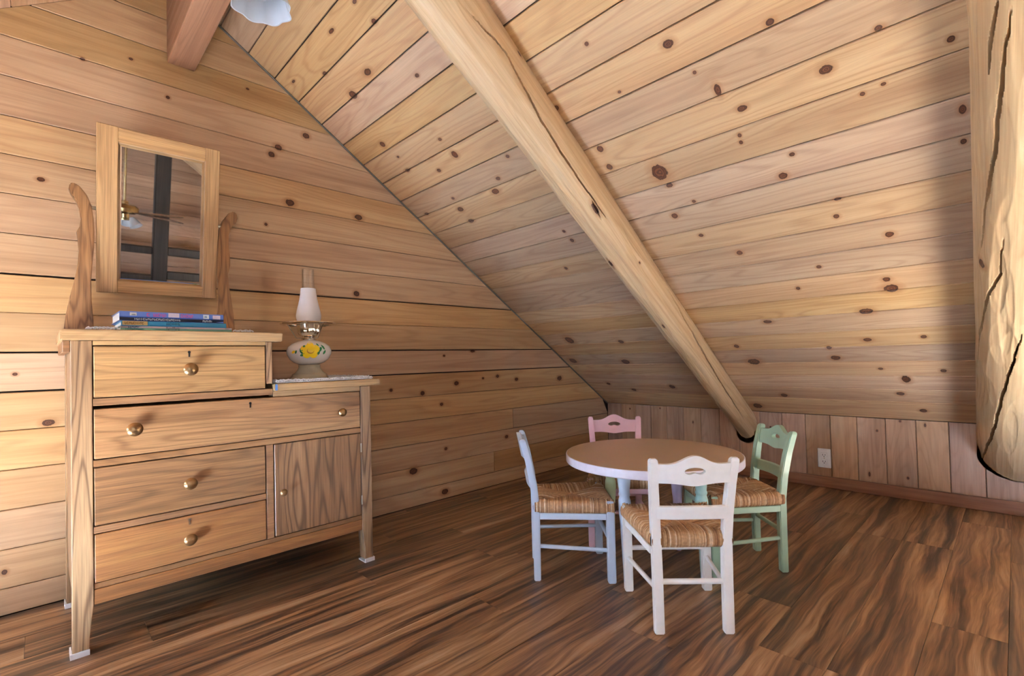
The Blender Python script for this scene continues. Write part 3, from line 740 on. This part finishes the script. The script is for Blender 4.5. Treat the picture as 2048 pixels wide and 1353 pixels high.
for a in (20, 140, 260):
    ca, sa = math.cos(R(a)), math.sin(R(a))
    MB().tube([(LX + .030 * ca, LY + .030 * sa, .945), (LX + .052 * ca, LY + .052 * sa, .946), (LX + .088 * ca, LY + .088 * sa, 1.008), (LX + .112 * ca, LY + .112 * sa, 1.009)], .0022, 6).build('support_arm', M['chrome'], rgo, smooth=True)
lz('chimney', [(.034, 1.017), (.047, 1.020), (.0515, 1.034), (.052, 1.048), (.049, 1.066), (.043, 1.09), (.037, 1.118), (.033, 1.145), (.031, 1.166), (.029, 1.166), (.031, 1.145), (.035, 1.118), (.041, 1.09), (.047, 1.066), (.050, 1.048), (.049, 1.03), (.034, 1.019)], M['chim'])
lz('glass_chimney', [(.0275, 1.15), (.0262, 1.17), (.025, 1.21), (.025, 1.252), (.0237, 1.252), (.0237, 1.21), (.0248, 1.17), (.026, 1.15)], M['clear'])
def bowl_r(z):
    for (r0_, z0_), (r1_, z1_) in zip(bowl[1:-2], bowl[2:-1]):
        if z0_ <= z <= z1_: return r0_ + (r1_ - r0_) * (z - z0_) / (z1_ - z0_)
    return .05
A0 = math.atan2(C.y - LY, C.x - LX)
def decal(name, mat, poly, lift):      # poly in metres: (right, up) seen from the room
    pts = []
    cx_ = sum(p[0] for p in poly) / len(poly); cz_ = sum(p[1] for p in poly) / len(poly)
    def put(p, l):
        z = p[1]; r = bowl_r(z) + l; a = A0 + p[0] / .09
        return (LX + r * math.cos(a), LY + r * math.sin(a), z)
    n = len(poly); mid = [((p[0] + cx_) / 2, (p[1] + cz_) / 2) for p in poly]
    vs = [put(p, lift) for p in poly] + [put(p, lift) for p in mid] + [put((cx_, cz_), lift)]
    fs = [(i, (i + 1) % n, n + (i + 1) % n, n + i) for i in range(n)] + [(n + i, n + (i + 1) % n, 2 * n) for i in range(n)]
    return MB().add(vs, fs).build(name, mat, bw_, smooth='all')
def ell(cx_, cz_, a, b, rot, n=14): return [(cx_ + a * math.cos(t) * math.cos(rot) - b * math.sin(t) * math.sin(rot), cz_ + a * math.cos(t) * math.sin(rot) + b * math.sin(t) * math.cos(rot)) for t in [2 * math.pi * k / n for k in range(n)]]
for k in range(5): a = R(90 + 72 * k); decal('petal', M['yellow'], ell(.004 + .021 * math.cos(a), .890 + .019 * math.sin(a), .019, .017, a), .0012 + .0001 * k)
decal('petal', M['ochre'], ell(.005, .888, .014, .013, 0), .0018); decal('petal', M['yellow'], ell(.006, .891, .0125, .0115, 0), .0021)
for cx_, cz_, a, b, rt in ((-.024, .888, .010, .005, 1.9), (-.022, .872, .008, .004, .3), (-.012, .871, .008, .004, 2.3), (-.016, .904, .006, .004, 2), (.034, .892, .011, .005, .9), (.028, .880, .008, .005, 1.2), (.048, .902, .009, .004, 2), (.05, .882, .008, .004, 1), (-.042, .884, .006, .003, 1.2), (.030, .912, .005, .003, 2)):
    decal('leaf', M['leaf'], ell(cx_ * 1.28, .888 + (cz_ - .888) * 1.1, a * 1.35, b * 1.35, rt, 8), .0011)
decal('petal', M['yellow'], ell(-.066, .884, .010, .006, .4, 8), .0013)

# ================================================================== CHILDREN'S TABLE
TX, TY, TR, TZ = 1.398, -1.702, .339, .445
tb = thing('play_table', 'round taupe children\'s table on pastel turned legs', 'table', (TX, TY, 0))
MB().lathe([(.0001, TZ), (TR - .004, TZ), (TR - .004, TZ - .004), (.0001, TZ - .004)], (TX, TY, 0), 'z', 96).build('tabletop', M['tabletop'], tb, smooth=True)
MB().lathe([(TR - .0035, TZ - .0042), (TR - .0035, TZ - .0002), (TR - .001, TZ - .0006), (TR, TZ - .003), (TR, TZ - .029), (TR - .003, TZ - .032), (.0001, TZ - .032)], (TX, TY, 0), 'z', 96).build('edge_band', M['tableedge'], tb, smooth=True)
for k, mt in enumerate(('aqua', 'lilac', 'mint', 'blue')):
    a = k * math.pi / 2; c = (TX + .200 * math.cos(a), TY + .200 * math.sin(a), 0)
    MB().lathe([(.0001, 0.0005), (.0095, 0.0005), (.0105, .006), (.015, .12), (.0190, .22), (.0215, .243), (.022, .25), (.0235, .275), (.0225, .298), (.0185, .312), (.0200, .316), (.0215, .321), (.0200, .326), (.0190, .329), (.0205, .345), (.0240, .37), (.0255, .395), (.0255, TZ - .0325), (.0001, TZ - .0325)], c, 'z', 24).build('leg', M[mt], tb, smooth=True)

# ================================================================== CHAIRS
def rush_mesh():
    A = [(-.118, -.004), (.118, -.004), (.150, .286), (-.150, .286)]     # rear left, rear right, front right, front left
    O = (0.0, .15); ZT, ZB = .300, .256
    rng = random.Random(11); mb = MB(); tone = []
    for e in range(4):
        a, b = Vector(A[e]), Vector(A[(e + 1) % 4]); n = int((b - a).length / .0043); nn = Vector(((b - a).y, -(b - a).x)).normalized()
        if (a + b).lengthy if False else (Vector(O) - a).dot(nn) > 0: nn = -nn
        o2 = Vector(O) + Vector((b - a)).normalized() * 0
        for k in range(n):
            t = (k + .5) / n; hw = (b - a).length / n * .62
            Ep = a + (b - a) * t; q = (a + (Vector(O) - a) * 2 * t) if t < .5 else (b + (Vector(O) - b) * 2 * (1 - t))
            dirn = (q - Ep); L = max(dirn.length, .012); dirn = dirn.normalized() if dirn.length > 1e-4 else -nn
            side = (b - a).normalized()
            tn = min(1, max(0, rng.gauss(.55, .2))); puff = .003 * rng.uniform(-.5, 1)
            prof = [(-.018, ZB + .001), (-.004, ZB - .0015), (.004, ZB + .008), (.006, ZB + .022), (.003, ZT - .008), (-.006, ZT + .001 + puff * .4), (-.35 * L - .004, ZT + .003 + puff), (-.7 * L - .002, ZT - .002), (-L, ZT - .009)]
            rows = []; J = rng.uniform(-.0012, .0012)
            for d, z in prof:
                base = Ep + nn * d if d > -.008 else Ep + dirn * (-d)
                if d == -.018: base = Ep - nn * .018
                base = base + side * J
                out = (nn if d > -.003 else Vector((0, 0)))
                rows.append([(base.x - side.x * hw, base.y - side.y * hw, z - .0012 * (d <= -.003)), (base.x + out.x * .0018, base.y + out.y * .0018, z + (.0018 if d <= -.003 and z > .28 else 0)), (base.x + side.x * hw, base.y + side.y * hw, z - .0012 * (d <= -.003))])
            vs = [p for r in rows for p in r]; fs = []
            for i in range(len(rows) - 1):
                for j in range(2): fs.append((i * 3 + j, i * 3 + j + 1, (i + 1) * 3 + j + 1, (i + 1) * 3 + j))
            mb.add(vs, fs); tone += [tn] * len(vs)
    me = bpy.data.meshes.new('rush_weave'); me.from_pydata(mb.v, [], mb.f)
    at_ = me.attributes.new('tone', 'FLOAT', 'POINT'); at_.data.foreach_set('value', tone)
    me.materials.append(M['rush']); me.shade_smooth()
    return me
RUSH = rush_mesh()
PAD = MB().loft([[(-.112, .002, .2565), (.112, .002, .2565), (.144, .280, .2565), (-.144, .280, .2565)], [(-.112, .002, .288), (.112, .002, .288), (.144, .280, .288), (-.144, .280, .288)]]).mesh('seat', M['rush'])
def crest_mesh(zt, zb, hole, th=.016):
    W = .1065; n = 48; mb = MB(); hx, hz, hh = .030, None, .0118
    def yc(x, z): t = (z - .27) / .26; return -.045 * max(0, t) ** 1.1 - .012 * (1 - (x / W) ** 2)
    xs_ = [-W + 2 * W * k / n for k in range(n + 1)]
    if hole: xs_ = sorted(set([x for x in xs_ if abs(abs(x) - hx) > .003] + [-hx, hx] + [hx * math.sin(t * math.pi / 2 / 8) * s for t in range(8) for s in (-1, 1)]))
    def holez(x):
        zc = .492; q = max(0, 1 - (x / hx) ** 2) ** .5; return zc - hh * (.9 * q - .5 * math.exp(-(x / .011) ** 2)), zc + hh * q
    def strip(lo, hi, xa):
        rings = []
        for x in xa:
            l, h_ = lo(x), hi(x)
            rings.append([(x, yc(x, l) - th / 2, l), (x, yc(x, l) + th / 2, l), (x, yc(x, h_) + th / 2, h_), (x, yc(x, h_) - th / 2, h_)])
        mb.loft(rings)
    if not hole: strip(zb, zt, xs_)
    else:
        strip(zb, zt, [x for x in xs_ if x <= -hx]); strip(zb, zt, [x for x in xs_ if x >= hx])
        mid = [x for x in xs_ if -hx <= x <= hx]
        strip(zb, lambda x: holez(x)[0] if abs(x) < hx else .492, mid); strip(lambda x: holez(x)[1] if abs(x) < hx else .492, zt, mid)
    return mb
bell = lambda x, w_: math.exp(-(x / w_) ** 2)
def chair(mat, label, loc, rz):
    t = thing('rush_chair', label, 'chair', (loc[0], loc[1], 0), R(rz), 'children\'s rush seated chairs')
    m = M[mat]; Z = (0, 0, 0)
    for s in (-1, 1):
        secs = [((s * .1025, 0, .0008), .0145, .0125), ((s * .1030, .001, .16), .0145, .0135), ((s * .1045, .001, .28), .0145, .0135), ((s * .108, -.007, .36), .0140, .0135), ((s * .113, -.024, .45), .0135, .013), ((s * .117, -.043, .520), .0130, .0125), ((s * .1175, -.0455, .530), .0105, .010)]
        MB().rect_loft(secs).build('rear_post', m, t, off=Z, bev=.003, seg=2)
        MB().rect_loft([((s * .137, .272, .0008), .0145, .0145), ((s * .137, .272, .300), .0145, .0145)]).build('front_leg', m, t, off=Z, bev=.003, seg=2)
        MB().rect_loft([((s * .137, .272, .0008), .001, .001), ((s * .137, .272, .0009), .001, .001)])
        MB().tube([(s * .105, .012, .128), (s * .136, .259, .118)], .0075, 10).build('side_stretcher', m, t, smooth=True, off=Z)
        rr = MB(); rr.loft([[(s * (.106 + .0), .013, .231), (s * .122, .013, .231), (s * .122, .013, .2545), (s * .106, .013, .2545)], [(s * .130, .2575, .231), (s * .1465, .2575, .231), (s * .1465, .2575, .2545), (s * .130, .2575, .2545)]])
        rr.build('side_rail', m, t, off=Z, bev=.002)
    MB().tube([(-.1225, .272, .150), (.1225, .272, .150)], .0085, 10).build('front_stretcher', m, t, smooth=True, off=Z)
    MB().tube([(-.089, .0, .153), (.089, .0, .153)], .0085, 10).build('rear_stretcher', m, t, smooth=True, off=Z)
    MB().box(-.1225, .1225, .262, .283, .231, .2545).build('front_rail', m, t, off=Z, bev=.002)
    crest_mesh(lambda x: .511 + .026 * bell(x, .052) + .002 * math.cos(x * 60), lambda x: .456 - .008 * bell(x, .04), True).build('crest_rail', m, t, off=Z, bev=.0018)
    crest_mesh(lambda x: .384 + .002 * bell(x, .06), lambda x: .344 + .002 * bell(x, .06), False).build('back_slat', m, t, off=Z, bev=.0018)
    st = link('seat', PAD, t); wv = link('rush_weave', RUSH, st); wv['kind'] = 'stuff'
    return t
chair('white', 'white painted children\'s chair with handle slot and rush seat', (1.728, -2.055), 44.1)
chair('blue', 'pale blue children\'s chair with rush seat facing the table', (1.075, -2.044), -44.5)
chair('green', 'pale green children\'s chair with rush seat beside the knee wall', (1.711, -1.359), 135.5)
chair('pink', 'pale pink children\'s chair with rush seat behind the table', (1.036, -1.417), -140.8)

# ================================================================== SMALL THINGS
ot = thing('wall_outlet', 'white duplex wall outlet on the knee wall boards', 'outlet', (1.585, -.001, .177))
MB().box(1.550, 1.620, -.006, -.0008, .119, .235).build('cover_plate', M['plate'], ot, bev=.002, seg=2)
for z in (.197, .157):
    f_ = MB().box(1.568, 1.602, -.0085, -.0062, z - .014, z + .014).build('receptacle', M['plate'], ot, bev=.001)
    for dx, hh_ in ((-.007, .008), (.006, .0065)):
        MB().box(1.585 + dx - .0012, 1.585 + dx + .0012, -.0091, -.0086, z - hh_ + .003, z + .003 + hh_ * .3).build('slot', M['hole'], f_)
    MB().lathe([(.0001, -.0091), (.0026, -.0091), (.0026, -.0086)], (1.585, 0, z - .009), 'y', 10).build('slot', M['hole'], f_)
MB().lathe([(.0001, -.0075), (.003, -.0073), (.0035, -.0062)], (1.585, 0, .177), 'y', 12).build('screw', M['hinge'], ot)

# ceiling light under the ridge beam
CLX, CLY, CLZ = .975, -3.003, 1.842
cl = thing('ceiling_light', 'ceiling light with fluted white glass shade under the ridge beam', 'light', (CLX, CLY, 2.10))
MB().lathe([(.0001, 2.1015), (.055, 2.1015), (.055, 2.090), (.04, 2.075), (.018, 2.07), (.014, 2.02), (.014, 1.99), (.03, 1.985), (.032, 1.955), (.0001, 1.955)], (CLX, CLY, 0), 'z', 28).build('canopy', M['fanmetal'], cl, smooth=True)
def flute(a, h): q = max(0, (1.97 - h) / .13); return 1 + .045 * q * math.cos(8 * a) + .03 * q * abs(math.cos(4 * a))
prof = [(.034, 1.968), (.046, 1.955), (.058, 1.930), (.064, 1.90), (.068, 1.87), (.077, 1.842)]
mb = MB(); mb.lathe(prof + [(r - .003, h + .0005) for r, h in prof[::-1]], (CLX, CLY, 0), 'z', 64, flute); mb.build('shade', M['frost'], cl, smooth=True)
MB().lathe([(.0001, 1.955), (.014, 1.953), (.016, 1.93), (.027, 1.905), (.028, 1.888), (.018, 1.872), (.0001, 1.868)], (CLX, CLY, 0), 'z', 20).build('bulb', M['frost'], cl, smooth=True)

# ceiling fan on a long rod, reflected in the mirror
FX, FY, FZ = 4.0, -2.99, 1.10
fn = thing('ceiling_fan', 'ceiling fan on a long brass rod, reflected in the dresser mirror', 'fan', (FX, FY, 2.10))
MB().lathe([(.0001, 2.1015), (.06, 2.1015), (.055, 2.07), (.02, 2.05), (.011, 2.05), (.011, FZ + .12), (.03, FZ + .115), (.035, FZ + .09), (.012, FZ + .088)], (FX, FY, 0), 'z', 20).build('down_rod', M['fanmetal'], fn, smooth=True)
mt_ = MB().lathe([(.0001, FZ + .088), (.09, FZ + .08), (.115, FZ + .055), (.115, FZ + .02), (.09, FZ + .0), (.04, FZ - .005), (.04, FZ - .045), (.06, FZ - .05), (.06, FZ - .065), (.0001, FZ - .068)], (FX, FY, 0), 'z', 28).build('motor', M['fanmetal'], fn, smooth=True)
for k in range(5):
    a = R(62 + 72 * k); ca, sa = math.cos(a), math.sin(a)
    mb = MB(); pts = [(.10, -.02), (.17, -.045), (.30, -.062), (.52, -.068), (.56, -.05), (.57, 0), (.56, .05), (.52, .068), (.30, .062), (.17, .045), (.10, .02)]
    mb.prism(pts, lambda p, q, d: (FX + p * ca - q * sa, FY + p * sa + q * ca, FZ + .012 + d + q * .2), 0, .007)
    mb.build('blade', M['fanblade'], fn)
for k in range(3):
    a = R(15 + 120 * k); ca, sa = math.cos(a), math.sin(a)
    mb = MB(); mb.lathe([(.02, 0), (.03, -.02), (.045, -.06), (.055, -.09), (.052, -.09), (.04, -.055), (.02, 0)], (0, 0, 0), 'z', 20)
    rot_ = Matrix.Translation((FX + .075 * ca, FY + .075 * sa, FZ - .035)) @ Matrix.Rotation(a, 4, 'Z') @ Matrix.Rotation(R(-35), 4, 'Y')
    mb.v = [tuple(rot_ @ Vector(p)) for p in mb.v]; mb.build('lamp_shade', M['frost'], mt_, smooth=True)

# loft railing and post, reflected in the mirror
rl = thing('loft_railing', 'dark post with two horizontal rails, reflected in the mirror', 'railing', (4.7, -2.62, 0))
MB().box(4.63, 4.77, -2.69, -2.55, .001, 2.08).build('post', M['darkpost'], rl, bev=.008)
for z in (.40, .68):
    MB().box(4.66, 4.74, -2.549, -.75 if z < .5 else -.9, z - .045, z + .045).build('rail', M['darkpost'], rl, bev=.006)
    MB().box(4.66, 4.74, -4.6, -2.691, z - .09 if z < .5 else z - .05, z - .01 if z < .5 else z + .03).build('rail', M['darkpost'], rl, bev=.006)
